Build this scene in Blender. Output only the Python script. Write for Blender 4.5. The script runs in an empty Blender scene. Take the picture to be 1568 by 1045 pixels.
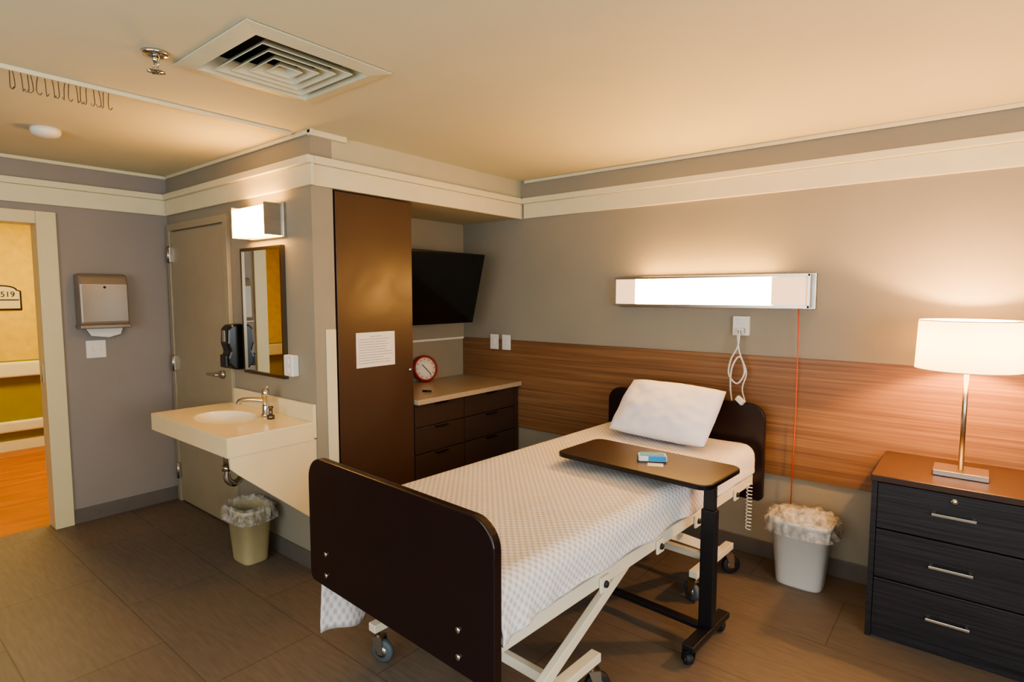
import bpy, bmesh, math, random
from mathutils import Vector, Matrix, noise
random.seed(3)
sc=bpy.context.scene
COL=sc.collection
pi=math.pi
def lin(c):
    return tuple((x/255/12.92 if x/255<=0.04045 else ((x/255+0.055)/1.055)**2.4) for x in c)+(1,)
try:
    sc.view_settings.view_transform='AgX';sc.view_settings.look='AgX - Medium High Contrast'
except Exception as e:print(e)
# ---------------- materials
def newmat(name):
    m=bpy.data.materials.new(name);m.use_nodes=True
    nt=m.node_tree;b=nt.nodes['Principled BSDF'];return m,nt,b
def mat(name,rgb,rough=.5,metal=0,var=.06,scale=(8,8,8),bump=0,bscale=None,emit=None,es=0,spec=None,detail=4,rvar=0):
    m,nt,b=newmat(name)
    b.inputs['Roughness'].default_value=rough;b.inputs['Metallic'].default_value=metal
    if spec is not None:b.inputs['Specular IOR Level'].default_value=spec
    c=lin(rgb)
    tc=nt.nodes.new('ShaderNodeTexCoord');mp=nt.nodes.new('ShaderNodeMapping')
    mp.inputs['Scale'].default_value=scale
    nt.links.new(tc.outputs['Object'],mp.inputs['Vector'])
    n=nt.nodes.new('ShaderNodeTexNoise');n.inputs['Scale'].default_value=1;n.inputs['Detail'].default_value=detail
    nt.links.new(mp.outputs[0],n.inputs['Vector'])
    r=nt.nodes.new('ShaderNodeValToRGB')
    r.color_ramp.elements[0].position=.3;r.color_ramp.elements[1].position=.7
    r.color_ramp.elements[0].color=tuple(x*(1-var) for x in c[:3])+(1,)
    r.color_ramp.elements[1].color=tuple(min(1,x*(1+var)) for x in c[:3])+(1,)
    nt.links.new(n.outputs['Fac'],r.inputs[0]);nt.links.new(r.outputs[0],b.inputs['Base Color'])
    if rvar:
        n3=nt.nodes.new('ShaderNodeTexNoise');n3.inputs['Scale'].default_value=2.2;n3.inputs['Detail'].default_value=3;n3.inputs['Distortion'].default_value=1.2
        nt.links.new(tc.outputs['Object'],n3.inputs['Vector'])
        mr=nt.nodes.new('ShaderNodeMapRange');mr.inputs[1].default_value=.3;mr.inputs[2].default_value=.7;mr.inputs[3].default_value=rough-rvar;mr.inputs[4].default_value=rough+rvar
        nt.links.new(n3.outputs['Fac'],mr.inputs[0]);nt.links.new(mr.outputs[0],b.inputs['Roughness'])
    if bump:
        bp=nt.nodes.new('ShaderNodeBump');bp.inputs['Strength'].default_value=bump;bp.inputs['Distance'].default_value=.01
        if bscale:
            n2=nt.nodes.new('ShaderNodeTexNoise');n2.inputs['Scale'].default_value=bscale;n2.inputs['Detail'].default_value=3
            nt.links.new(tc.outputs['Object'],n2.inputs['Vector']);nt.links.new(n2.outputs['Fac'],bp.inputs['Height'])
        else: nt.links.new(n.outputs['Fac'],bp.inputs['Height'])
        nt.links.new(bp.outputs[0],b.inputs['Normal'])
    if emit:
        b.inputs['Emission Color'].default_value=lin(emit);b.inputs['Emission Strength'].default_value=es
    return m
M={}
M['wall']=mat('wall_paint_taupe',(149,143,127),.6,var=.03,scale=(3,3,3),bump=.05,bscale=250)
M['wallL']=mat('wall_paint_left',(144,137,130),.6,var=.03,scale=(3,3,3),bump=.05,bscale=250)
M['soffit']=mat('soffit_paint',(186,180,152),.6,var=.03)
M['ceil']=mat('ceiling_paint',(211,206,177),.8,var=.02,scale=(2,2,2))
M['trim']=mat('trim_cream',(219,211,178),.4,var=.02)
M['base']=mat('baseboard_vinyl',(104,97,90),.5,var=.05)
M['door']=mat('door_paint',(160,149,124),.4,var=.03)
M['frame']=mat('door_frame_cream',(216,205,164),.4,var=.02)
M['ward']=mat('wardrobe_laminate',(70,49,36),.37,var=.08,scale=(3,3,3),bump=.03,bscale=20,rvar=.09)
M['cab']=mat('cabinet_laminate',(60,45,38),.4,var=.06,scale=(2,3,40))
M['counter']=mat('counter_beige',(172,155,132),.3,var=.06,scale=(60,60,60))
M['bed']=mat('bed_board_espresso',(30,14,15),.32,var=.08,scale=(4,4,4))
M['cream']=mat('powder_coat_cream',(226,218,194),.35,var=.02)
M['chest']=mat('chest_woodgrain',(34,31,35),.42,var=.55,scale=(3,8,90),bump=.1)
M['chesttop']=mat('chest_top',(66,46,36),.35,var=.12,scale=(3,40,8))
M['tabletop']=mat('table_laminate',(56,38,29),.33,var=.05,scale=(5,12,5),detail=1)
M['blackm']=mat('black_metal',(24,22,26),.4,var=.05)
M['black']=mat('black_plastic',(14,14,15),.25,var=.05)
M['screen']=mat('tv_screen',(5,5,6),.12,var=.02)
M['rubber']=mat('rubber',(30,30,32),.6,var=.1)
M['greywheel']=mat('caster_wheel_grey',(80,88,92),.5,var=.1)
M['steel']=mat('brushed_steel',(190,183,172),.28,1,var=.05,scale=(5,5,80))
M['chrome']=mat('chrome',(215,212,205),.12,1,var=.02)
M['bronze']=mat('dark_nickel',(120,108,92),.3,1,var=.04)
M['disp']=mat('towel_dispenser_grey',(140,130,117),.3,.35,var=.04)
M['white']=mat('white_plastic',(228,224,214),.35,var=.02)
M['sink']=mat('sink_solid_surface',(228,212,170),.22,var=.02)
M['basin']=mat('basin_porcelain',(236,226,198),.15,var=.01)
M['paper']=mat('paper',(232,226,214),.8,var=.02)
M['ink']=mat('ink',(120,115,112),.8,var=.05)
M['red']=mat('clock_red',(150,20,20),.35,var=.05)
M['pillow']=mat('pillow_cotton',(234,232,238),.85,var=.02,scale=(6,6,6),bump=.2,bscale=9)
M['matt']=mat('mattress_cover',(214,216,222),.7,var=.03)
M['orange']=mat('orange_cord',(232,84,28),.6,var=.05)
M['binA']=mat('bin_beige',(176,164,124),.4,var=.03)
M['binB']=mat('bin_white',(205,202,196),.4,var=.03)
M['blue']=mat('blue_card',(20,140,200),.5,var=.04)
M['hallwall']=mat('hall_wallpaper_yellow',(212,180,66),.7,var=.1,scale=(14,14,14))
M['hallwood']=mat('hall_floor_wood',(172,98,36),.35,var=.3,scale=(14,2,2))
M['olive']=mat('hall_wainscot',(148,134,44),.6,var=.05)
M['curt']=mat('signface',(205,190,150),.5,var=.02)
M['duct']=mat('duct_dark',(26,26,26),.7,var=.3)
M['vent']=mat('vent_white',(206,204,176),.45,var=.04)
m,nt,b=newmat('mirror_glass');b.inputs['Metallic'].default_value=1;b.inputs['Roughness'].default_value=.02;b.inputs['Base Color'].default_value=(.85,.87,.82,1);M['mirror']=m
# wood band
m,nt,b=newmat('wood_panel_laminate')
tc=nt.nodes.new('ShaderNodeTexCoord');mp=nt.nodes.new('ShaderNodeMapping');mp.inputs['Scale'].default_value=(.9,1,75)
nt.links.new(tc.outputs['Object'],mp.inputs[0]);n=nt.nodes.new('ShaderNodeTexNoise');n.inputs['Scale'].default_value=1.3;n.inputs['Detail'].default_value=6;n.inputs['Roughness'].default_value=.55
nt.links.new(mp.outputs[0],n.inputs['Vector']);r=nt.nodes.new('ShaderNodeValToRGB');cr=r.color_ramp
cr.elements[0].position=.25;cr.elements[0].color=lin((100,70,46));cr.elements[1].position=.75;cr.elements[1].color=lin((154,115,78))
e=cr.elements.new(.5);e.color=lin((130,93,61))
nt.links.new(n.outputs['Fac'],r.inputs[0]);nt.links.new(r.outputs[0],b.inputs['Base Color']);b.inputs['Roughness'].default_value=.4;M['wood']=m
# floor tile
m,nt,b=newmat('floor_tile_taupe')
tc=nt.nodes.new('ShaderNodeTexCoord');br=nt.nodes.new('ShaderNodeTexBrick');br.offset=.5
br.inputs['Scale'].default_value=1;br.inputs['Brick Width'].default_value=.92;br.inputs['Row Height'].default_value=.46;br.inputs['Mortar Size'].default_value=.003;br.inputs['Mortar Smooth'].default_value=.1
br.inputs['Color1'].default_value=lin((108,96,84));br.inputs['Color2'].default_value=lin((104,93,81));br.inputs['Mortar'].default_value=lin((82,73,63))
nt.links.new(tc.outputs['Object'],br.inputs['Vector'])
n=nt.nodes.new('ShaderNodeTexNoise');n.inputs['Scale'].default_value=1;n.inputs['Detail'].default_value=6
mp=nt.nodes.new('ShaderNodeMapping');mp.inputs['Scale'].default_value=(8,60,1);nt.links.new(tc.outputs['Object'],mp.inputs[0]);nt.links.new(mp.outputs[0],n.inputs['Vector'])
mx=nt.nodes.new('ShaderNodeMixRGB');mx.blend_type='OVERLAY';mx.inputs[0].default_value=.35
nt.links.new(br.outputs['Color'],mx.inputs[1]);nt.links.new(n.outputs['Fac'],mx.inputs[2]);nt.links.new(mx.outputs[0],b.inputs['Base Color'])
b.inputs['Roughness'].default_value=.5;bp=nt.nodes.new('ShaderNodeBump');bp.inputs['Strength'].default_value=.08;bp.inputs['Distance'].default_value=.005
nt.links.new(n.outputs['Fac'],bp.inputs['Height']);nt.links.new(bp.outputs[0],b.inputs['Normal']);M['floor']=m
# bedspread waffle
m,nt,b=newmat('bedspread_waffle')
tc=nt.nodes.new('ShaderNodeTexCoord');mp=nt.nodes.new('ShaderNodeMapping');mp.inputs['Rotation'].default_value=(0,0,0);nt.links.new(tc.outputs['UV'],mp.inputs[0])
sp=nt.nodes.new('ShaderNodeSeparateXYZ');nt.links.new(mp.outputs[0],sp.inputs[0])
def mth(op,a,bv=None):
    q=nt.nodes.new('ShaderNodeMath');q.operation=op
    if hasattr(a,'links'): nt.links.new(a,q.inputs[0])
    else:q.inputs[0].default_value=a
    if bv is not None:
        if hasattr(bv,'links'): nt.links.new(bv,q.inputs[1])
        else:q.inputs[1].default_value=bv
    return q.outputs[0]
sx=mth('SINE',mth('MULTIPLY',sp.outputs[0],2*pi/.030));sy=mth('SINE',mth('MULTIPLY',sp.outputs[1],2*pi/.030))
pr=mth('ADD',mth('MULTIPLY',mth('MULTIPLY',sx,sy),.5),.5)
r=nt.nodes.new('ShaderNodeValToRGB');r.color_ramp.elements[0].position=.15;r.color_ramp.elements[1].position=.65
r.color_ramp.elements[0].color=lin((196,186,176));r.color_ramp.elements[1].color=lin((226,224,226))
nt.links.new(pr,r.inputs[0]);nt.links.new(r.outputs[0],b.inputs['Base Color']);b.inputs['Roughness'].default_value=.9
bp=nt.nodes.new('ShaderNodeBump');bp.inputs['Strength'].default_value=.4;bp.inputs['Distance'].default_value=.003
nt.links.new(pr,bp.inputs['Height']);nt.links.new(bp.outputs[0],b.inputs['Normal']);M['blanket']=m
# emitters
def emat(name,rgb,s):
    m,nt,b=newmat(name);b.inputs['Base Color'].default_value=(.8,.75,.65,1);b.inputs['Emission Color'].default_value=lin(rgb);b.inputs['Emission Strength'].default_value=s
    return m
M['glowBed']=emat('diffuser_lit',(255,188,98),54)
M['glowEnd']=emat('diffuser_glass_end',(255,190,130),1.3)
M['glowVan']=emat('vanity_glass_lit',(255,186,92),44)
M['glowHall']=emat('hall_diffuser_lit',(255,226,160),30)
# lamp shade translucent
m,nt,b=newmat('lamp_shade_linen')
tr=nt.nodes.new('ShaderNodeBsdfTranslucent');tr.inputs[0].default_value=lin((250,232,195));df=nt.nodes.new('ShaderNodeBsdfDiffuse');df.inputs[0].default_value=lin((240,228,205))
ms=nt.nodes.new('ShaderNodeMixShader');ms.inputs[0].default_value=.22;nt.links.new(df.outputs[0],ms.inputs[1]);nt.links.new(tr.outputs[0],ms.inputs[2])
nt.links.new(ms.outputs[0],nt.nodes['Material Output'].inputs[0]);M['shade']=m
# bag
m,nt,b=newmat('bin_liner_plastic')
tp=nt.nodes.new('ShaderNodeBsdfTransparent');ms=nt.nodes.new('ShaderNodeMixShader')
tc=nt.nodes.new('ShaderNodeTexCoord');n=nt.nodes.new('ShaderNodeTexNoise');n.inputs['Scale'].default_value=30;nt.links.new(tc.outputs['Object'],n.inputs['Vector'])
r=nt.nodes.new('ShaderNodeValToRGB');r.color_ramp.elements[0].position=.35;r.color_ramp.elements[1].position=.65;r.color_ramp.elements[0].color=(.08,.08,.08,1);r.color_ramp.elements[1].color=(.45,.45,.45,1);nt.links.new(n.outputs['Fac'],r.inputs[0])
nt.links.new(r.outputs[0],ms.inputs[0]);nt.links.new(tp.outputs[0],ms.inputs[1]);nt.links.new(b.outputs[0],ms.inputs[2])
b.inputs['Base Color'].default_value=lin((228,222,212));b.inputs['Roughness'].default_value=.15
nt.links.new(ms.outputs[0],nt.nodes['Material Output'].inputs[0]);M['bag']=m
# ---------------- geometry helpers
def G(name,loc=(0,0,0),rz=0):
    o=bpy.data.objects.new(name,None);o.location=loc;o.rotation_euler=(0,0,rz);o.empty_display_size=.1;COL.objects.link(o);return o
def mk(name,vs,fs,m,par=None,smooth=False,bev=0,seg=2,mats=None,mi=None):
    me=bpy.data.meshes.new(name);me.from_pydata([tuple(v) for v in vs],[],fs);me.validate();me.update()
    bm=bmesh.new();bm.from_mesh(me);bmesh.ops.recalc_face_normals(bm,faces=bm.faces);bm.to_mesh(me);bm.free()
    for mm in (mats or [m]): me.materials.append(M[mm])
    if mi:
        for p,i in zip(me.polygons,mi):p.material_index=i
    if smooth:
        for p in me.polygons:p.use_smooth=True
    o=bpy.data.objects.new(name,me);COL.objects.link(o)
    if par:o.parent=par
    if bev:
        b=o.modifiers.new('bevel','BEVEL');b.width=bev;b.segments=seg;b.limit_method='ANGLE'
    return o
def bx(lo,hi,off=0):
    x0,y0,z0=lo;x1,y1,z1=hi
    v=[(x0,y0,z0),(x1,y0,z0),(x1,y1,z0),(x0,y1,z0),(x0,y0,z1),(x1,y0,z1),(x1,y1,z1),(x0,y1,z1)]
    f=[(0,3,2,1),(4,5,6,7),(0,1,5,4),(1,2,6,5),(2,3,7,6),(3,0,4,7)]
    return v,[tuple(i+off for i in q) for q in f]
def box(name,lo,hi,m,par=None,bev=0,seg=2):
    v,f=bx(lo,hi);return mk(name,v,f,m,par,bev=bev,seg=seg)
def boxes(name,L,m,par=None,bev=0):
    V=[];Fs=[]
    for lo,hi in L:
        v,f=bx(lo,hi,len(V));V+=v;Fs+=f
    return mk(name,V,Fs,m,par,bev=bev)
def tube(name,pts,r,m,par=None,n=10,cap=True):
    P=[Vector(p) for p in pts];V=[];Fs=[]
    rs=r if isinstance(r,(list,tuple)) else [r]*len(P)
    t=(P[1]-P[0]).normalized();a=Vector((0,0,1)) if abs(t.z)<.9 else Vector((1,0,0))
    u=t.cross(a).normalized()
    for i,p in enumerate(P):
        if i==0:t=(P[1]-P[0])
        elif i==len(P)-1:t=P[-1]-P[-2]
        else:t=(P[i+1]-P[i]).normalized()+(P[i]-P[i-1]).normalized()
        t.normalize();u=(u-t*u.dot(t)).normalized();w=t.cross(u)
        for k in range(n):
            an=2*pi*k/n;V.append(p+(u*math.cos(an)+w*math.sin(an))*rs[i])
    for i in range(len(P)-1):
        for k in range(n):
            Fs.append((i*n+k,i*n+(k+1)%n,(i+1)*n+(k+1)%n,(i+1)*n+k))
    if cap:Fs.append(tuple(range(n))[::-1]);Fs.append(tuple(range((len(P)-1)*n,len(P)*n)))
    o=mk(name,V,Fs,m,par,smooth=True)
    for p in o.data.polygons:
        if len(p.vertices)>4:p.use_smooth=False
    return o
def smoothpts(pts,k=6):
    P=[Vector(p) for p in pts];out=[]
    for i in range(len(P)-1):
        p0=P[max(i-1,0)];p1=P[i];p2=P[i+1];p3=P[min(i+2,len(P)-1)]
        for j in range(k):
            t=j/k;out.append(.5*((2*p1)+(-p0+p2)*t+(2*p0-5*p1+4*p2-p3)*t*t+(-p0+3*p1-3*p2+p3)*t**3))
    out.append(P[-1]);return out
def lathe(name,prof,m,par=None,c=(0,0,0),n=32,smooth=True,axis='z',cap=True):
    V=[];Fs=[]
    for r,z in prof:
        for k in range(n):
            a=2*pi*k/n;p=(r*math.cos(a),r*math.sin(a),z)
            if axis=='y':p=(p[0],p[2],p[1])
            if axis=='x':p=(p[2],p[0],p[1])
            V.append((c[0]+p[0],c[1]+p[1],c[2]+p[2]))
    for i in range(len(prof)-1):
        for k in range(n):Fs.append((i*n+k,i*n+(k+1)%n,(i+1)*n+(k+1)%n,(i+1)*n+k))
    if cap and prof[0][0]>0:Fs.append(tuple(range(n)))
    if cap and prof[-1][0]>0:Fs.append(tuple(range((len(prof)-1)*n,len(prof)*n)))
    o=mk(name,V,Fs,m,par,smooth=smooth)
    if smooth:
        for p in o.data.polygons:
            if len(p.vertices)>4:p.use_smooth=False
    return o
def rrect(w,h,rs,seg=8):
    out=[];cs=[(-w/2,-h/2,1,1,pi),(w/2,-h/2,-1,1,1.5*pi),(w/2,h/2,-1,-1,0),(-w/2,h/2,1,-1,.5*pi)]
    for (x,y,sx,sy,a0),r in zip(cs,rs):
        if r<=0: out.append((x,y));continue
        for k in range(seg+1):
            a=a0+k/seg*pi/2;out.append((x+sx*r+r*math.cos(a),y+sy*r+r*math.sin(a)))
    return out
def prism(name,poly,t0,t1,plane,m,par=None,bev=0,c=(0,0,0)):
    n=len(poly);V=[]
    for t in (t0,t1):
        for a,b in poly:
            p={'xy':(a,b,t),'xz':(a,t,b),'yz':(t,a,b)}[plane]
            V.append((p[0]+c[0],p[1]+c[1],p[2]+c[2]))
    Fs=[tuple(range(n)),tuple(range(n,2*n))]+[(i,(i+1)%n,n+(i+1)%n,n+i) for i in range(n)]
    return mk(name,V,Fs,m,par,bev=bev)
# ---------------- room shell
LX=-4.68;SY=1.72;XX=-2.77;BY=3.5;CH=2.41;RX=1.9;FY=-1.7;NX=-3.38
box('floor',(LX-.12,FY-.1,-.1),(RX+.1,BY+.1,0),'floor')
vx0,vx1,vy0,vy1=-2.33,-1.87,.97,1.44
boxes('ceiling',[((LX-.12,FY-.1,CH),(vx0,BY+.1,CH+.1)),((vx1,FY-.1,CH),(RX+.1,BY+.1,CH+.1)),((vx0,FY-.1,CH),(vx1,vy0,CH+.1)),((vx0,vy1,CH),(vx1,BY+.1,CH+.1))],'ceil')
DY0,DY1,DZ=.07,.98,2.02
boxes('wall_left',[((LX-.12,DY1,0),(LX,SY+.12,CH)),((LX-.12,DY0,DZ),(LX,DY1,CH)),((LX-.12,FY,0),(LX,DY0,CH))],'wallL')
box('wall_middle',(LX,SY,0),(XX,SY+.13,CH),'wall')
box('wall_niche',(NX-.1,SY+.13,0),(NX,BY,CH),'wall')
box('wall_back',(NX-.1,BY,0),(RX+.1,BY+.1,CH),'wall')
RY0,RY1=-1.2,1.4;WZ0,WZ1=.85,2.15
boxes('wall_right',[((RX,FY,0),(RX+.1,RY0,CH)),((RX,RY1,0),(RX+.1,BY,CH)),((RX,RY0,0),(RX+.1,RY1,WZ0)),((RX,RY0,WZ1),(RX+.1,RY1,CH))],'wall')
WX0,WX1=-2.6,1.2
boxes('wall_front',[((LX-.12,FY-.1,0),(WX0,FY,CH)),((WX1,FY-.1,0),(RX+.1,FY,CH)),((WX0,FY-.1,0),(WX1,FY,WZ0)),((WX0,FY-.1,WZ1),(WX1,FY,CH))],'wall')
w=G('window_1')
boxes('frame',[((WX0,FY-.08,WZ0),(WX1,FY-.02,WZ0+.05)),((WX0,FY-.08,WZ1-.05),(WX1,FY-.02,WZ1)),((WX0,FY-.08,WZ0+.05),(WX0+.05,FY-.02,WZ1-.05)),((WX1-.05,FY-.08,WZ0+.05),(WX1,FY-.02,WZ1-.05)),((-.73,FY-.08,WZ0+.05),(-.67,FY-.02,WZ1-.05))],'trim',w)
w=G('window_2')
boxes('frame',[((RX+.02,RY0,WZ0),(RX+.08,RY1,WZ0+.05)),((RX+.02,RY0,WZ1-.05),(RX+.08,RY1,WZ1)),((RX+.02,RY0,WZ0+.05),(RX+.08,RY0+.05,WZ1-.05)),((RX+.02,RY1-.05,WZ0+.05),(RX+.08,RY1,WZ1-.05)),((RX+.02,.07,WZ0+.05),(RX+.08,.13,WZ1-.05))],'trim',w)
box('wall_bulkhead',(NX,SY+.13,2.13),(XX,BY,CH),'soffit')
# hall
HX=-7.42
box('floor_hall',(HX-.1,-1.6,-.1),(LX-.12,3.2,0),'hallwood')
box('ceiling_hall',(HX-.1,-1.6,CH),(LX-.12,3.2,CH+.1),'ceil')
box('wall_hall',(HX-.1,-1.6,.9),(HX,3.2,CH),'hallwall')
box('wall_hall_lower',(HX-.1,-1.6,0),(HX,3.2,.9),'olive')
box('wall_hall_end',(HX,3.1,0),(LX-.12,3.2,CH),'hallwall')
box('wall_hall_near',(HX,-1.6,0),(LX-.12,-1.5,CH),'hallwall')
boxes('trim_1',[((LX-.13,DY1-.03,0),(LX+.02,DY1+.075,DZ+.06)),((LX-.13,DY0-.075,0),(LX+.02,DY0+.03,DZ+.06)),((LX-.13,DY0+.03,DZ-.02),(LX+.02,DY1-.03,DZ+.06))],'frame',bev=.004)
box('door_strike_plate',(LX-.07,DY1-.034,.98),(LX-.035,DY1-.0302,1.1),'steel')
g=G('hall_handrail');box('rail',(HX+.03,-1.4,.74),(HX+.09,3.0,.89),'trim',g,bev=.02,seg=3)
for i,y in enumerate((-1,0,1,2,2.9)):box('bracket_%d'%i,(HX,y-.03,.78),(HX+.032,y+.03,.85),'trim',g)
g=G('hall_bumper_rail');box('rail',(HX,-1.4,.19),(HX+.06,3.0,.3),'trim',g,bev=.02,seg=3)
box('baseboard_hall',(HX,-1.4,0),(HX+.02,3.0,.1),'trim')
g=G('hall_ceiling_light')
box('diffuser',(-6.4,.7,CH-.06),(-5.8,1.9,CH-.001),'glowHall',g,bev=.01)
# room sign
g=G('room_sign')
sy,sz=1.22,1.53
P=[(sy-.17,sz-.13),(sy+.14,sz-.13),(sy+.14,sz+.06)]+[(sy+.12*math.cos(a)-.01 ,sz+.07+.045*math.sin(a)) for a in [pi*k/10 for k in range(11)]]+[(sy-.17,sz+.06)]
prism('plate',P,HX,HX+.012,'yz','bed',g)
P2=[(sy+(a-sy)*.9,sz+(b-sz)*.88) for a,b in P]
prism('face',P2,HX+.012,HX+.015,'yz','curt',g)
box('divider',(HX+.0155,sy-.15,sz-.035),(HX+.017,sy+.12,sz-.025),'bed',g)
cu=bpy.data.curves.new('number','FONT');cu.body='519';cu.size=.075;cu.extrude=.001;cu.align_x='CENTER';cu.materials.append(M['bed'])
o=bpy.data.objects.new('number',cu);COL.objects.link(o);o.parent=g;o.location=(HX+.018,sy+.035,sz);o.rotation_euler=(pi/2,0,pi/2)
# crown
def crown(name,segs):
    boxes(name,segs,'trim',bev=.004)
def crownseg_x(x0,x1,y,s):
    out=[]
    for z0,z1,d in ((2.125,2.235,.022),(2.235,2.275,.042)):
        a,b=sorted((y,y+s*d));out.append(((x0,a,z0),(x1,b,z1)))
    a,b=sorted((y,y+s*.016));out.append(((x0,a,CH-.022),(x1,b,CH)))
    return out
def crownseg_y(y0,y1,x,s,top=True):
    out=[]
    for z0,z1,d in ((2.125,2.235,.022),(2.235,2.275,.042)):
        a,b=sorted((x,x+s*d));out.append(((a,y0,z0),(b,y1,z1)))
    if top:
        a,b=sorted((x,x+s*.016));out.append(((a,y0,CH-.022),(b,y1,CH)))
    return out
crown('trim_2',crownseg_x(XX+.045,RX,BY,-1))
crown('trim_3',crownseg_x(LX+.045,XX+.04,SY,-1))
crown('trim_4',crownseg_y(FY,SY,LX,1))
crown('trim_5',crownseg_y(SY,BY,XX,1,False))
box('trim_6',(XX,SY-.016,CH-.03),(XX+.03,1.93,CH),'trim',bev=.003)
g=box('trim_wood_panel',(NX,BY-.012,.51),(RX,BY,1.19),'wood')
box('trim_wood_panel_edge',(NX,BY-.016,1.19),(RX,BY,1.196),'wood')
box('baseboard_left',(LX,DY1+.076,0),(LX+.012,SY-.012,.1),'base',bev=.003)
boxes('baseboard_middle',[((LX,SY-.012,0),(-4.655,SY,.1)),((-3.70,SY-.012,0),(XX,SY,.1))],'base',bev=.003)
box('baseboard_back',(-2.75,BY-.012,0),(RX,BY,.1),'base',bev=.003)
# ---------------- interior door
g=G('door_1')
dx0,dx1=-4.60,-3.755
boxes('frame',[((dx0-.05,SY-.025,0),(dx0,SY,2.06)),((dx1,SY-.025,0),(dx1+.055,SY,2.06)),((dx0,SY-.025,2.01),(dx1,SY,2.06))],'door',g,bev=.003)
box('leaf',(dx0+.006,SY-.016,.012),(dx1-.006,SY,2.0),'door',g,bev=.003)
for i,z in enumerate((1.84,1.05,.24)):
    box('hinge_%d'%i,(dx0-.018,SY-.034,z-.055),(dx0+.02,SY-.014,z+.055),'steel',g,bev=.003)
    tube('knuckle_%d'%i,[(dx0+.001,SY-.036,z-.06),(dx0+.001,SY-.036,z+.06)],.009,'steel',g)
lathe('rose',[(.0,-.022),(.026,-.022),(.028,0)],'steel',g,c=(-3.83,SY-.014,1.03),axis='y')
tube('lever',smoothpts([(-3.83,SY-.02,1.03),(-3.83,SY-.065,1.03),(-3.87,SY-.075,1.03),(-3.95,SY-.07,1.028)]),.009,'steel',g)
# ---------------- left wall things
g=G('paper_towel_dispenser')
P=[(0,1.33),(.11,1.335),(.13,1.36),(.125,1.62),(.105,1.675),(.08,1.69),(0,1.69)]
prism('housing',P,1.13,1.41,'xz','disp',g,bev=.012,c=(LX,0,0))
box('lower_lip',(LX,1.125,1.325),(LX+.135,1.415,1.35),'disp',g,bev=.006)
prism('paper_towel',[(1.20,1.275),(1.30,1.26),(1.37,1.28),(1.385,1.325),(1.17,1.325)],LX+.05,LX+.054,'yz','paper',g)
lathe('lock',[(0,.001),(.008,.001),(.008,0)],'blackm',g,c=(LX+.127,1.27,1.6),axis='x')
def switch(name,cx,cy,z,axis,w=.115,h=.12,gang=2):
    g=G(name)
    if axis=='x':
        box('plate',(cx,cy-w/2,z-h/2),(cx+.008,cy+w/2,z+h/2),'white',g,bev=.003)
        for i in range(gang):
            yy=cy+(i-(gang-1)/2)*.045;box('toggle_%d'%i,(cx+.008,yy-.005,z-.012),(cx+.016,yy+.005,z+.012),'white',g,bev=.002)
    else:
        box('plate',(cx-w/2,cy-.008,z-h/2),(cx+w/2,cy,z+h/2),'white',g,bev=.003)
        for i in range(gang):
            xx=cx+(i-(gang-1)/2)*.045;box('toggle_%d'%i,(xx-.01,cy-.011,z-.022),(xx+.01,cy-.008,z+.022),'white',g,bev=.002)
switch('light_switch',LX,1.235,1.18,'x')
switch('light_switch',-3.02,BY-.0165,1.175,'y',.085,.12,1)
switch('light_switch',-2.895,BY-.0165,1.175,'y',.085,.12,1)
# ---------------- vanity: light, mirror, soap, outlet box
g=G('vanity_wall_light')
box('backplate',(-3.44,SY-.02,1.87),(-3.025,SY,2.065),'steel',g,bev=.004)
box('glass_shade',(-3.41,SY-.11,1.89),(-3.05,SY-.021,2.045),'glowVan',g,bev=.006)
boxes('end_bands',[((-3.046,SY-.12,1.88),(-3.038,SY-.02,2.055)),((-3.422,SY-.12,1.88),(-3.414,SY-.02,2.055))],'steel',g)
g=G('wall_mirror')
mx0,mx1,mz0,mz1=-3.53,-3.05,1.07,1.83
box('glass',(mx0+.015,SY-.016,mz0+.015),(mx1-.015,SY-.012,mz1-.015),'mirror',g)
boxes('frame',[((mx0,SY-.025,mz0),(mx1,SY,mz0+.018)),((mx0,SY-.025,mz1-.018),(mx1,SY,mz1)),((mx0,SY-.025,mz0+.018),(mx0+.018,SY,mz1-.018)),((mx1-.018,SY-.025,mz0+.018),(mx1,SY,mz1-.018)),((mx0+.018,SY-.011,mz0+.018),(mx1-.018,SY,mz1-.018))],'bronze',g)
g=G('soap_dispenser')
P=[(0,1.08),(-.06,1.085),(-.095,1.12),(-.1,1.16),(-.085,1.2),(-.1,1.25),(-.095,1.34),(-.07,1.365),(0,1.37)]
prism('housing',P,-3.675,-3.57,'yz','black',g,bev=.012,c=(0,SY,0))
box('window',(-3.64,SY-.103,1.26),(-3.605,SY-.096,1.33),'disp',g,bev=.003)
box('push_bar',(-3.66,SY-.112,1.10),(-3.585,SY-.09,1.18),'black',g,bev=.006)
g=G('electrical_outlet')
box('housing',(-3.025,SY-.045,1.095),(-2.935,SY,1.215),'white',g,bev=.008)
boxes('sockets',[((-2.995,SY-.049,1.165),(-2.965,SY-.045,1.195)),((-2.995,SY-.049,1.115),(-2.965,SY-.045,1.145))],'paper',g)
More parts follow.
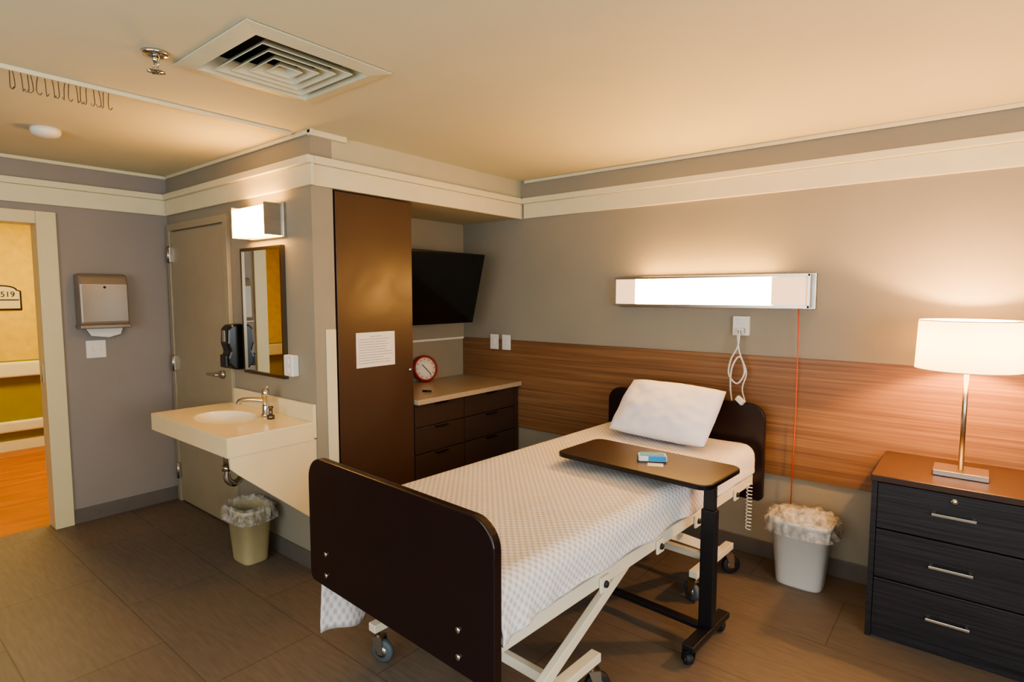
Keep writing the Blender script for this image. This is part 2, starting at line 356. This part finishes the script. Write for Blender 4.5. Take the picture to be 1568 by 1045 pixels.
# ---------------- sink
g=G('wall_mounted_sink')
sx0,sx1,sy0,sy1,st=-3.73,-2.775,1.235,SY,.86
n=64;cx_,cy_=-3.29,1.46;rx,ry=.205,.145
V=[];Fs=[]
angs=[2*pi*k/n for k in range(n)]
def rectpt(a):
    dx,dy=math.cos(a),math.sin(a);ts=[]
    if dx>1e-9:ts.append((sx1-cx_)/dx)
    if dx<-1e-9:ts.append((sx0-cx_)/dx)
    if dy>1e-9:ts.append((sy1-.02-cy_)/dy)
    if dy<-1e-9:ts.append((sy0-cy_)/dy)
    t=min(ts);return [cx_+dx*t,cy_+dy*t]
rp=[rectpt(a) for a in angs]
for cxn,cyn in ((sx0,sy0),(sx1,sy0),(sx1,sy1-.02),(sx0,sy1-.02)):
    i=min(range(n),key=lambda k:(rp[k][0]-cxn)**2+(rp[k][1]-cyn)**2);rp[i]=[cxn,cyn]
rings=[[(x,y,st-.012-.085) for x,y in rp],[(x,y,st-.006) for x,y in rp],[(x*.995+cx_*.005,y*.995+cy_*.005,st) for x,y in rp],
 [(cx_+rx*1.04*math.cos(a),cy_+ry*1.04*math.sin(a),st) for a in angs]]
for s,z in ((1,-.004),(.97,-.02),(.9,-.06),(.75,-.1),(.5,-.125),(.2,-.135),(.08,-.137)):
    rings.append([(cx_+rx*s*math.cos(a),cy_+ry*s*math.sin(a),st+z) for a in angs])
for rg in rings:V+=rg
mi=[]
for i in range(len(rings)-1):
    for k in range(n):
        Fs.append((i*n+k,i*n+(k+1)%n,(i+1)*n+(k+1)%n,(i+1)*n+k));mi.append(0 if i<3 else 1)
Fs.append(tuple(range((len(rings)-1)*n,len(rings)*n)));mi.append(1)
o=mk('counter_and_bowl',V,Fs,None,g,mats=['sink','basin'],mi=mi)
for p in o.data.polygons:
    if p.material_index==1:p.use_smooth=True
lathe('bowl_outer',[(.05,.70),(.12,.715),(.17,.76),(.19,.80)],'sink',g,c=(cx_,cy_,0))
lathe('drain',[(.0,.7245),(.022,.7245),(.022,.722)],'chrome',g,c=(cx_,cy_,0))
box('backsplash',(sx0+.03,SY-.02,st-.09),(sx1,SY,.955),'sink',g,bev=.004)
box('underside',(sx0+.02,sy0+.02,.765),(sx1-.02,sy0+.04,.80),'sink',g)
prism('side_bracket',[(1.25,.765),(1.255,.70),(1.29,.665),(1.70,.31),(1.72,.31),(1.72,.765)],-2.805,-2.78,'yz','sink',g,bev=.004)
tube('drain_pipe',[(cx_,cy_,.72),(cx_,cy_,.56)],.018,'chrome',g)
tube('p_trap',smoothpts([(cx_,cy_,.56),(cx_,cy_,.5),(cx_,cy_+.04,.465),(cx_,cy_+.085,.5),(cx_,cy_+.10,.54),(cx_,cy_+.15,.56),(cx_,SY,.56)]),.02,'chrome',g)
lathe('trap_nut',[(.026,0),(.026,.03)],'chrome',g,c=(cx_,cy_,.55))
g=G('sink_faucet')
fx,fy=-3.13,1.62
lathe('base',[(.028,0),(.028,.012),(.02,.02),(.018,.11),(.022,.115),(.022,.15),(.016,.155),(0,.155)],'chrome',g,c=(fx,fy,st))
tube('spout',smoothpts([(fx,fy,st+.09),(fx-.06,fy-.05,st+.095),(fx-.11,fy-.09,st+.09),(fx-.12,fy-.1,st+.07)]),[.014]*19,'chrome',g)
tube('lever',[(fx,fy,st+.15),(fx+.02,fy-.01,st+.165),(fx+.05,fy-.015,st+.175)],.006,'chrome',g)
g=G('pump_nozzle')
lathe('collar',[(.02,0),(.02,.02),(.01,.025),(.01,.055),(.014,.06),(.014,.07),(0,.07)],'bronze',g,c=(-3.04,1.6,st))
# ---------------- bins
def superel(a,b,z,n=40,p=4,cx=0,cy=0,wob=None):
    out=[]
    for k in range(n):
        t=2*pi*k/n;c,s=math.cos(t),math.sin(t)
        r=(abs(c)**p+abs(s)**p)**(-1/p)
        dd=wob(t) if wob else 0
        out.append((cx+(a+dd)*r*c,cy+(b+dd)*r*s,z+(dd*.6)))
    return out
def loft(name,rings,m,par,smooth=True,cap=True,sol=0):
    n=len(rings[0]);V=[];Fs=[]
    for r in rings:V+=r
    for i in range(len(rings)-1):
        for k in range(n):Fs.append((i*n+k,i*n+(k+1)%n,(i+1)*n+(k+1)%n,(i+1)*n+k))
    if cap:Fs.append(tuple(range(n)))
    o=mk(name,V,Fs,m,par,smooth=smooth)
    if sol:
        q=o.modifiers.new('s','SOLIDIFY');q.thickness=sol
    return o
def bin_(cx,cy,a,b,h,m,seed,puff):
    g=G('trash_can',(cx,cy,0))
    loft('bucket',[superel(a*.74,b*.74,.0),superel(a*.76,b*.76,.01),superel(a*.97,b*.97,h*.93),superel(a*1.03,b*1.03,h*.935),superel(a*1.04,b*1.04,h)],m,g,sol=.004)
    def wb(amp,fr,ph):
        return lambda t:amp*noise.noise(Vector((math.cos(t)*fr,math.sin(t)*fr,ph+seed)))
    n=96
    rg=[superel(a*.8,b*.8,h*.5,n),superel(a*.93,b*.93,h*.9,n,wob=wb(.008,4,0)),superel(a*.97,b*.97,h+.01,n,wob=wb(.012,5,1)),superel(a*1.05,b*1.05,h+.018,n,wob=wb(.02,6,2)),
        superel(a*1.10,b*1.10,h-.01,n,wob=wb(.03,8,3)),superel(a*1.12,b*1.13,h-.045,n,wob=wb(.035,9,4)),superel(a*1.13,b*1.15,h-.075,n,wob=wb(.05,10,5))]
    loft('liner_bag',rg,'bag',g,cap=False)
    if puff:
        rg=[]
        for i in range(9):
            q=i/8;s=math.cos(q*pi/2)
            rg.append(superel(a*.95*s+.003,b*.95*s+.003,h-.02+puff*math.sin(q*pi/2),48,3,wob=wb(.07*s+.003,6,q*3)))
        loft('crumpled_bag',rg,'bag',g,cap=False)
    return g
bin_(-3.265,1.565,.130,.097,.325,'binA',1,0)
bin_(-.685,3.30,.150,.112,.36,'binB',5,.07)
# ---------------- wardrobe
g=G('wardrobe')
wy0,wy1=SY+.145,2.415
box('carcass',(NX+.002,wy0,0.001),(XX-.03,wy1,2.125),'ward',g)
box('door_panel',(XX-.029,wy0+.002,.08),(XX-.006,wy1-.002,2.12),'ward',g,bev=.003)
box('plinth',(XX-.05,wy0+.002,0.001),(XX-.0295,wy1-.002,.078),'black',g)
lathe('knob',[(0,.016),(.012,.014),(.012,.002),(.006,0)],'chrome',g,c=(XX-.006,wy1-.035,1.08),axis='x')
box('wall_corner_guard',(XX,1.785,.1),(XX+.006,1.848,1.36),'trim',None,bev=.002)
g=G('printed_notice')
box('sheet',(XX-.0058,1.985,1.125),(XX-.0045,2.265,1.33),'paper',g)
L=[]
for i in range(11):
    z=1.305-i*.0155;e=2.25-random.random()*.08 if i else 2.17
    L.append(((XX-.0045,2.0 if i else 2.08,z-.0012),(XX-.0041,e,z+.0012)))
boxes('printed_lines',L,'ink',g)
# ---------------- built in drawers
g=G('built_in_drawer_cabinet')
cy0,cy1=2.42,BY-.018
box('carcass',(NX+.002,cy0,.0015),(XX-.03,cy1,.845),'cab',g)
ys=[(cy0+.003,2.878),(2.884,3.43)]
zs=[(.692,.842),(.515,.686),(.338,.509),(.10,.332)]
for c,(a,b_) in enumerate(ys):
    for r_,(z0,z1) in enumerate(zs):
        box('drawer_front_%d_%d'%(c,r_),(XX-.0295,a,z0),(XX-.01,b_,z1),'cab',g,bev=.002)
        m_=(a+b_)/2
        box('pull_%d_%d'%(c,r_),(XX-.01,m_-.055,z1-.014),(XX+.012,m_+.055,z1-.006),'black',g,bev=.002)
box('filler',(XX-.0295,3.436,.0015),(XX-.01,cy1,.842),'cab',g)
box('counter_top',(NX+.002,cy0,.846),(XX+.03,cy1,.88),'counter',g,bev=.004)
box('cable_raceway',(NX,2.42,1.185),(NX+.015,BY-.017,1.2),'white')
# clock
g=G('alarm_clock',(NX+.075,2.99,.982))
g.rotation_euler=(0,math.radians(-12),math.radians(-15))
lathe('rim',[(.083,.0),(.085,.012),(.088,.022),(.1,.018),(.104,.0),(.1,-.016),(.085,-.02)],'red',g,axis='x',n=48,cap=False)
lathe('face',[(0,.010),(.087,.010),(.087,-.018),(0,-.018)],'paper',g,axis='x',n=48)
for k in range(12):
    a=2*pi*k/12;c,s=math.cos(a),math.sin(a)
    tube('tick_%d'%k,[(.0115,.066*c,.066*s),(.0115,.078*c,.078*s)],.0022,'black',g,n=6)
for nm,a,l in (('hour_hand',2.3,.042),('minute_hand',-.9,.064)):
    tube(nm,[(.014,0,0),(.014,l*math.cos(a),l*math.sin(a))],.0025,'black',g,n=6)
tube('pen_stub',[(XX-.2,2.66,.886),(XX-.15,2.70,.886)],.006,'black')
# TV
g=G('television',(-2.965,2.83,1.595));g.rotation_euler=(0,math.radians(14.5),0)
box('panel',(-.018,-.395,-.262),(.012,.395,.262),'black',g,bev=.004)
box('screen',(.0125,-.385,-.245),(.014,.385,.252),'screen',g)
box('back_housing',(-.05,-.25,-.18),(-.018,.25,.15),'black',g,bev=.01)
box('tilt_bracket',(-.07,-.1,-.1),(-.05,.1,.1),'blackm',g)
g2=G('tv_wall_arm')
box('wall_plate',(NX,2.73,1.5),(NX+.02,2.93,1.7),'blackm',g2)
box('arm',(NX+.02,2.80,1.57),(-3.03,2.86,1.62),'blackm',g2)
tube('cable',smoothpts([(NX+.1,2.62,1.40),(NX+.06,2.55,1.30),(NX+.03,2.6,1.15),(NX+.02,2.62,.9)]),.004,'black',g2,n=6)
# ---------------- over bed light
g=G('overbed_wall_light')
box('backplate',(-1.895,BY-.03,1.47),(-.70,BY,1.67),'steel',g,bev=.003)
box('lit_diffuser',(-1.74,BY-.105,1.492),(-.91,BY-.031,1.65),'glowBed',g)
box('glass_end',(-1.88,BY-.105,1.492),(-1.7402,BY-.031,1.65),'glowEnd',g)
box('glass_end',(-.9098,BY-.105,1.492),(-.735,BY-.031,1.65),'glowEnd',g)
boxes('trim_rails',[((-1.89,BY-.112,1.478),(-.715,BY-.03,1.491)),((-1.89,BY-.112,1.651),(-.715,BY-.108,1.662)),((-.725,BY-.112,1.478),(-.712,BY-.03,1.662))],'steel',g)
# outlet + cables
g=G('electrical_outlet')
box('plate',(-1.14,BY-.03,1.31),(-1.045,BY,1.425),'white',g,bev=.004)
boxes('sockets',[((-1.115,BY-.033,1.375),(-1.085,BY-.03,1.405)),((-1.1,BY-.06,1.325),(-1.065,BY-.03,1.355))],'steel',g)
g=G('power_cable')
pts=[(-1.085,BY-.07,1.34),(-1.09,BY-.08,1.25),(-1.13,BY-.07,1.17),(-1.14,BY-.07,1.08),(-1.09,BY-.07,1.03),(-1.05,BY-.07,1.10),(-1.08,BY-.07,1.19),(-1.12,BY-.08,1.12),(-1.13,BY-.06,.98),(-1.11,BY-.03,.8),(-1.1,BY-.03,.6)]
tube('cable_a',smoothpts(pts),.005,'white',g,n=8)
pts=[(-1.1,BY-.07,1.34),(-1.08,BY-.08,1.22),(-1.04,BY-.07,1.1),(-1.06,BY-.07,1.0),(-1.04,BY-.05,.88),(-1.03,BY-.03,.6)]
tube('cable_b',smoothpts(pts),.004,'white',g,n=8)
g=G('call_pull_cord')
tube('cord',[(-.775,BY-.06,1.477),(-.777,BY-.03,.9),(-.785,BY-.03,.33)],.0028,'orange',g,n=6)
# ---------------- bed
BO=(-1.522,1.205,0);BR=math.radians(-2.8)
g=G('hospital_bed',BO,BR)
W=1.02
def board(nm,l,z0,z1):
    P=rrect(W,z1-z0,(.03,.03,.09,.09));prism(nm,P,l-.016,l+.016,'xz','bed',g,bev=.004,c=(0,0,(z0+z1)/2))
board('footboard',0,.415,.918)
board('headboard',2.185,.38,.935)
for i,(x,z) in enumerate(((-.39,.55),(-.39,.465),(.36,.55),(.36,.465))):
    lathe('bolt_%d'%i,[(0,-.006),(.009,-.005),(.011,0)],'chrome',g,c=(x,-.016,z),axis='y',n=16)
box('mattress',(-.455,.04,.555),(.455,2.13,.69),'matt',g,bev=.04,seg=4)
RL=.44
for s,nm in ((-1,'left'),(1,'right')):
    x=s*RL;box('side_rail_'+nm,(x-.018,.02,.475),(x+.018,2.165,.53),'cream',g,bev=.004)
for i,l in enumerate((.04,.62,1.25,1.75,2.14)):
    box('cross_bar_%d'%i,(-RL+.02,l-.02,.475),(RL-.02,l+.02,.515),'cream',g,bev=.003)
box('deck',(-.43,.05,.536),(.43,2.12,.554),'cream',g)
for i,l in enumerate((.62,1.05,1.42,1.9)):
    box('rail_bracket_%d'%i,(RL+.019,l-.03,.455),(RL+.03,l+.03,.515),'cream',g,bev=.004)
    lathe('rail_bolt_%d'%i,[(0,.01),(.012,.008),(.014,0)],'rubber',g,c=(RL+.03,l,.485),axis='x',n=14)
def bar(nm,p,q,w,h,m,par):
    p=Vector(p);q=Vector(q);t=(q-p).normalized();a=Vector((1,0,0)) if abs(t.x)<.7 else Vector((0,1,0));v=t.cross(a).normalized();u=v.cross(t)
    V=[]
    for c in (p,q):
        for su,sv in ((-1,-1),(1,-1),(1,1),(-1,1)):V.append(c+u*su*w/2+v*sv*h/2)
    return mk(nm,V,[(0,1,2,3),(4,5,6,7),(0,1,5,4),(1,2,6,5),(2,3,7,6),(3,0,4,7)],m,par,bev=.003)
def caster(par,x,y,r=.05,zt=.14,ang=0,wheelmat='rubber',stem='steel',w=.028):
    k=G('caster',(x,y,0),ang);k.parent=par
    off=r*.45
    lathe('wheel',[(0,-w/2),(r*.85,-w/2),(r,-w/2+.005),(r,w/2-.005),(r*.85,w/2),(0,w/2)],wheelmat,k,c=(0,off,r+.001),axis='x',n=28)
    lathe('hub',[(0,-w/2-.003),(r*.5,-w/2-.003),(r*.5,w/2+.003),(0,w/2+.003)],'steel',k,c=(0,off,r+.001),axis='x',n=20)
    for s in (-1,1):
        prism('fork_%d'%s,[(-r*.35,r*2+.012),(r*.6,r*2+.012),(off+.012,r*.8),(off-.012,r*.8)],s*(w/2+.006)-.002,s*(w/2+.006)+.002,'yz',stem,k)
    box('fork_top',(-w/2-.008,-r*.35,r*2+.01),(w/2+.008,r*.6,r*2+.016),stem,k)
    tube('stem',[(0,0,r*2+.01),(0,0,zt)],.01,stem,k)
for e,(l0,l1) in enumerate(((.22,.64),(1.56,1.97))):
    for s in (-1,1):
        x=s*.40
        bar('base_rail_%d_%d'%(e,s),(x,l0-.03,.155),(x,l1+.03,.155),.045,.035,'cream',g)
        caster(g,x,l0,zt=.16,ang=1.2*s,wheelmat='greywheel');caster(g,x,l1,zt=.16,ang=-.7)
        if e==0: bar('lift_leg_%d_%d'%(e,s),(s*.385,.30,.17),(s*.385,.98,.475),.03,.045,'cream',g)
        else: bar('lift_leg_%d_%d'%(e,s),(s*.385,1.85,.17),(s*.385,1.22,.475),.03,.045,'cream',g)
    bar('base_cross_%d'%e,(-.38,(l0+l1)/2,.155),(.38,(l0+l1)/2,.155),.03,.04,'cream',g)
tube('actuator',[(0,.5,.3),(0,.8,.42)],.03,'cream',g)
tube('actuator_rod',[(0,.8,.42),(0,1.2,.48)],.014,'steel',g)
box('motor_box',(-.1,1.3,.36),(.1,1.5,.47),'black',g,bev=.01)
cp=[]
for k in range(160):
    t=k/159;a=t*26*pi
    cp.append((.47+.014*math.cos(a),2.08+.014*math.sin(a),.50-.26*t))
tube('coiled_cord',cp,.003,'white',g,n=6)
bar('headboard_clip',(.36,2.15,.965),(.40,2.14,.935),.025,.03,'white',g)
# ---------------- bedspread
def bedspread():
    b=.478;r=.055;zt=.708;nl=150
    V=[];UV=[];rows=None
    def hem(l):
        t=max(0,min(1,(.34-l)/.12));t=t*t*(3-2*t);zl=.42-.27*t+.012*math.sin(l*22)
        t=max(0,min(1,(.22-l)/.15));zr=.562-.03*t+.005*math.sin(l*18)
        return zl,zr
    for i in range(nl):
        l=.028+(2.10-.028)*i/(nl-1);zl,zr=hem(l);row=[];s=0
        nd=18
        for k in range(nd):
            t=1-k/nd;z=zl+(zt-r-zl)*(1-t)
            out=t*(.02+.022*math.sin(l*26+1)+.02*noise.noise(Vector((l*5,t*2,3))))
            row.append((-b-out,l,z))
        for k in range(7):
            a=pi-k/6*pi/2;row.append((-b+r+r*math.cos(a),l,zt-r+r*math.sin(a)))
        nt_=40
        for k in range(1,nt_):
            x=-b+r+(2*b-2*r)*k/nt_
            z=zt+.006*noise.noise(Vector((x*4,l*4,0)))+.003*noise.noise(Vector((x*14,l*10,5)))
            z+=.006*math.exp(-((l-.05)/.06)**2)
            row.append((x,l,z))
        for k in range(7):
            a=pi/2-k/6*pi/2;row.append((b-r+r*math.cos(a),l,zt-r+r*math.sin(a)))
        nd=16
        for k in range(1,nd+1):
            t=k/nd;z=(zt-r)+(zr-(zt-r))*t
            g_=math.exp(-(l/.25)**2)
            out=t*(.004+.004*math.sin(l*15)+.01*noise.noise(Vector((l*6,t*2,9))))+g_*(.012*t*math.sin(t*2.6+.3)+.010*math.sin(l*55)*t)
            row.append((b+out,l,z))
        V+=row;nr=len(row)
    Fs=[(i*nr+k,i*nr+k+1,(i+1)*nr+k+1,(i+1)*nr+k) for i in range(nl-1) for k in range(nr-1)]
    o=mk('bedspread',V,Fs,'blanket',smooth=True)
    me=o.data;uv=me.uv_layers.new(name='UV')
    ss=[]
    acc=0
    mid=75
    for k in range(nr):
        p=Vector(V[mid*nr+k]);
        if k:acc+=(p-Vector(V[mid*nr+k-1])).length
        ss.append(acc)
    for lp in me.loops:
        vi=lp.vertex_index;uv.data[lp.index].uv=(ss[vi%nr],V[vi][1])
    q=o.modifiers.new('s','SOLIDIFY');q.thickness=.008;q.offset=1
    o.location=BO;o.rotation_euler=(0,0,BR);return o
bedspread()
# ---------------- pillow
def pillow():
    n=48;V=[];Fs=[];w,h,t=.308,.20,.088
    for side in (1,-1):
        for i in range(n+1):
            for j in range(n+1):
                u=-1+2*i/n;v=-1+2*j/n
                uu=u*math.sqrt(1-.09*v*v);vv=v*math.sqrt(1-.09*u*u)
                pr=(max(0,1-abs(u)**2.3)**.5)*(max(0,1-abs(v)**2.3)**.5)
                x=uu*w*(1-.03*(1-v*v));y=vv*h*(1-.03*(1-u*u))
                z=side*t*pr+.014*noise.noise(Vector((u*2.0,v*2.0,side)))*pr**.5+.008*noise.noise(Vector((u*5,v*4,side+3)))*pr**.5
                V.append((x,y,z))
    N=(n+1)**2
    for s in (0,1):
        for i in range(n):
            for j in range(n):
                a=s*N+i*(n+1)+j;Fs.append((a,a+1,a+n+2,a+n+1))
    o=mk('pillow',V,Fs,'pillow',smooth=True)
    bm=bmesh.new();bm.from_mesh(o.data);bmesh.ops.remove_doubles(bm,verts=bm.verts,dist=.0008);bmesh.ops.recalc_face_normals(bm,faces=bm.faces);bm.to_mesh(o.data);bm.free()
    for p in o.data.polygons:p.use_smooth=True
    o.location=(-1.385,3.105,.882);o.rotation_euler=(math.radians(44),math.radians(1),math.radians(-3));return o
pillow()
# ---------------- overbed table
g=G('overbed_table',(-.87,2.43,0),math.radians(-3.5))
prism('table_top',rrect(.775,.37,(.05,.05,.05,.05)),.757,.78,'xy','tabletop',g,bev=.003,c=(-.322,0,0))
prism('edge_band',rrect(.781,.376,(.053,.053,.053,.053)),.760,.776,'xy','black',g,c=(-.322,0,0))
box('top_bracket',(-.33,-.09,.735),(.02,.09,.757),'blackm',g,bev=.004)
box('column_outer',(-.032,-.022,.07),(.032,.022,.62),'blackm',g,bev=.004)
box('column_inner',(-.024,-.017,.62),(.024,.017,.74),'blackm',g,bev=.002)
box('release_lever',(.0,-.12,.738),(.012,-.02,.75),'blackm',g,bev=.002)
box('base_long_bar',(-.66,-.02,.066),(-.02,.02,.09),'blackm',g,bev=.004)
box('base_end_bar',(-.02,-.20,.066),(.035,.17,.095),'blackm',g,bev=.006)
box('base_far_bar',(-.70,-.16,.066),(-.66,.16,.09),'blackm',g,bev=.006)
for i,(x,y) in enumerate(((.008,-.185),(.008,.15),(-.68,-.14),(-.68,.14))):
    caster(g,x,y,r=.026,zt=.075,ang=.9*(i+1),stem='blackm',w=.034)
g=G('tissue_packet',(-1.155,2.45,.7805),math.radians(32))
box('pack',(-.065,-.03,0),(.065,.03,.028),'white',g,bev=.006)
box('label',(-.055,-.031,.0285),(.055,.031,.030),'blue',g,bev=.001)
box('label_side',(-.02,-.0312,.004),(.06,-.0302,.026),'blue',g)
box('flap',(-.066,-.022,.006),(-.0655,.022,.022),'blue',g)
g=G('paper_card',(-1.11,2.39,.7805),math.radians(25));box('card',(-.035,-.025,0),(.035,.025,.001),'paper',g)
# ---------------- chest
g=G('chest_of_drawers')
ax0,ax1,ay0,ay1,at=-.34,.25,2.97,BY-.03,.75
box('top',(ax0-.004,ay0-.008,at-.028),(ax1+.004,ay1,at),'chesttop',g,bev=.003)
box('body',(ax0,ay0+.02,.03),(ax1,ay1,at-.0285),'chest',g,bev=.002)
boxes('side_edges',[((ax0,ay0-.002,.0),(ax0+.022,ay0+.0195,at-.0285)),((ax1-.022,ay0-.002,.0),(ax1,ay0+.0195,at-.0285))],'chest',g)
boxes('plinth',[((ax0+.022,ay0+.015,.0),(ax1-.022,ay0+.0195,.05)),((ax0,ay0+.03,0),(ax0+.02,ay1,.03)),((ax1-.02,ay0+.03,0),(ax1,ay1,.03))],'chest',g)
for i,(z0,z1) in enumerate(((.513,.718),(.288,.507),(.05,.282))):
    box('drawer_%d'%i,(ax0+.024,ay0-.004,z0),(ax1-.024,ay0+.0195,z1),'chest',g,bev=.002)
    zc=(z0+z1)/2+(.0 if i else .012);xc=(ax0+ax1)/2
    box('handle_bar_%d'%i,(xc-.075,ay0-.032,zc-.006),(xc+.075,ay0-.024,zc+.006),'steel',g,bev=.002)
    for s in (-1,1):box('handle_post_%d_%d'%(i,s),(xc+s*.066-.005,ay0-.025,zc-.005),(xc+s*.066+.005,ay0-.004,zc+.005),'steel',g)
lathe('lock',[(0,-.008),(.013,-.006),(.014,0)],'chrome',g,c=(-.045,ay0-.004,.69),axis='y',n=20)
# lamp
g=G('table_lamp',(-.035,3.2,at))
box('base',(-.098,-.075,.0005),(.098,.075,.025),'steel',g,bev=.003)
tube('pole',[(0,0,.025),(0,0,.52)],.010,'steel',g)
lathe('socket',[(.0,.515),(.02,.515),(.02,.55),(.0,.55)],'white',g,n=20)
lathe('shade',[(.19,.474),(.183,.688)],'shade',g,n=64,cap=False)
for z,r in ((.474,.191),(.688,.184)):
    tube('shade_ring',[(r*math.cos(a),r*math.sin(a),z) for a in [2*pi*k/48 for k in range(49)]],.0025,'white',g,n=6)
for k in range(3):
    a=2*pi*k/3+.4;tube('spider_%d'%k,[(.018*math.cos(a),.018*math.sin(a),.545),(.10*math.cos(a),.10*math.sin(a),.66),(.183*math.cos(a),.183*math.sin(a),.686)],.0015,'steel',g,n=6)
L=bpy.data.lights.new('lamp_bulb','POINT');L.energy=72;L.color=(1,.53,.2);L.shadow_soft_size=.03
o=bpy.data.objects.new('lamp_bulb',L);COL.objects.link(o);o.parent=g;o.location=(0,0,.585)
# ---------------- ceiling items
g=G('ceiling_air_vent')
vcx,vcy=(vx0+vx1)/2,(vy0+vy1)/2
def sqring(nm,a0,z0,a1,z1,m,th=.004):
    V=[];Fs=[]
    for a,z in ((a0,z0),(a1,z1)):
        V+=[(vcx-a,vcy-a,z),(vcx+a,vcy-a,z),(vcx+a,vcy+a,z),(vcx-a,vcy+a,z)]
    Fs=[(k,(k+1)%4,4+(k+1)%4,4+k) for k in range(4)]
    o=mk(nm,V,Fs,m,g);q=o.modifiers.new('s','SOLIDIFY');q.thickness=th
sqring('frame_flange',.285,CH-.003,.225,CH-.012,'vent')
sqring('frame_throat',.225,CH-.012,.205,CH+.05,'vent')
for i,a in enumerate((.180,.136,.092,.048)):
    sqring('louver_%d'%i,a,CH-.014,a-.034,CH+.022,'vent',.003)
boxes('duct_box',[((vx0-.01,vy0-.01,CH+.101),(vx1+.01,vy1+.01,CH+.11)),((vx0,vy0,CH+.001),(vx0+.004,vy1,CH+.1)),((vx1-.004,vy0,CH+.001),(vx1,vy1,CH+.1)),((vx0,vy0,CH+.001),(vx1,vy0+.004,CH+.1)),((vx0,vy1-.004,CH+.001),(vx1,vy1,CH+.1))],'duct',g)
g=G('fire_sprinkler',(-2.32,.84,CH))
lathe('escutcheon',[(.0,-.001),(.045,-.001),(.042,-.012),(.02,-.016),(0,-.016)],'chrome',g)
lathe('body',[(.012,-.015),(.012,-.03),(.008,-.035)],'chrome',g)
tube('arm_a',smoothpts([(.01,0,-.03),(.022,0,-.045),(.004,0,-.065)]),.003,'chrome',g,n=6)
tube('arm_b',smoothpts([(-.01,0,-.03),(-.022,0,-.045),(-.004,0,-.065)]),.003,'chrome',g,n=6)
lathe('deflector',[(0,-.066),(.028,-.066),(.028,-.068),(0,-.068)],'chrome',g)
for k in range(8):
    a=2*pi*k/8;box('tooth_%d'%k,(.026*math.cos(a)-.004,.026*math.sin(a)-.004,-.069),(.026*math.cos(a)+.004,.026*math.sin(a)+.004,-.066),'chrome',g)
g=G('smoke_detector',(-3.80,.84,CH))
lathe('body',[(0,-.001),(.065,-.001),(.065,-.02),(.058,-.035),(.035,-.045),(0,-.047)],'white',g)
lathe('vent_ring',[(.06,-.018),(.0665,-.02),(.06,-.024)],'white',g)
g=G('curtain_track')
box('track',(-2.89,FY,CH-.018),(-2.868,SY-.05,CH-.001),'trim',g)
for i in range(18):
    y=.53+i*.019+random.uniform(-.008,.008)
    d=random.uniform(-.004,.004);e=random.choice((-1,1))
    tube('hook_%d'%i,smoothpts([(-2.879,y,CH-.018),(-2.879,y+d,CH-.04),(-2.878,y+d*1.5,CH-.074),(-2.880,y+.005*e,CH-.084),(-2.880,y+.011*e,CH-.074)],4),.0016,'bronze',g,n=5)
# ---------------- lights
def area(nm,loc,rot,sx,sy_,e,c):
    L=bpy.data.lights.new(nm,'AREA');L.shape='RECTANGLE';L.size=sx;L.size_y=sy_;L.energy=e;L.color=c
    o=bpy.data.objects.new(nm,L);COL.objects.link(o);o.location=loc;o.rotation_euler=rot;return o
area('window_daylight',((WX0+WX1)/2,FY-.01,1.5),(pi/2,0,0),3.6,1.2,68,(.95,.98,1))
area('window_daylight_side',(RX+.01,(RY0+RY1)/2,1.5),(pi/2,0,pi/2),2.5,1.2,82,(.90,.96,1))
w=bpy.data.worlds.new('world');sc.world=w;w.use_nodes=True
bg=w.node_tree.nodes['Background'];bg.inputs[0].default_value=(.75,.85,1,1);bg.inputs[1].default_value=1.0
# ---------------- camera
cd=bpy.data.cameras.new('camera');cd.sensor_width=36;cd.lens=36*880/1568;cd.clip_start=.05
cam=bpy.data.objects.new('camera',cd);COL.objects.link(cam);sc.camera=cam
cam.location=(0,0,1.55);cam.rotation_euler=(math.radians(90-4.6),0,math.radians(39.2))
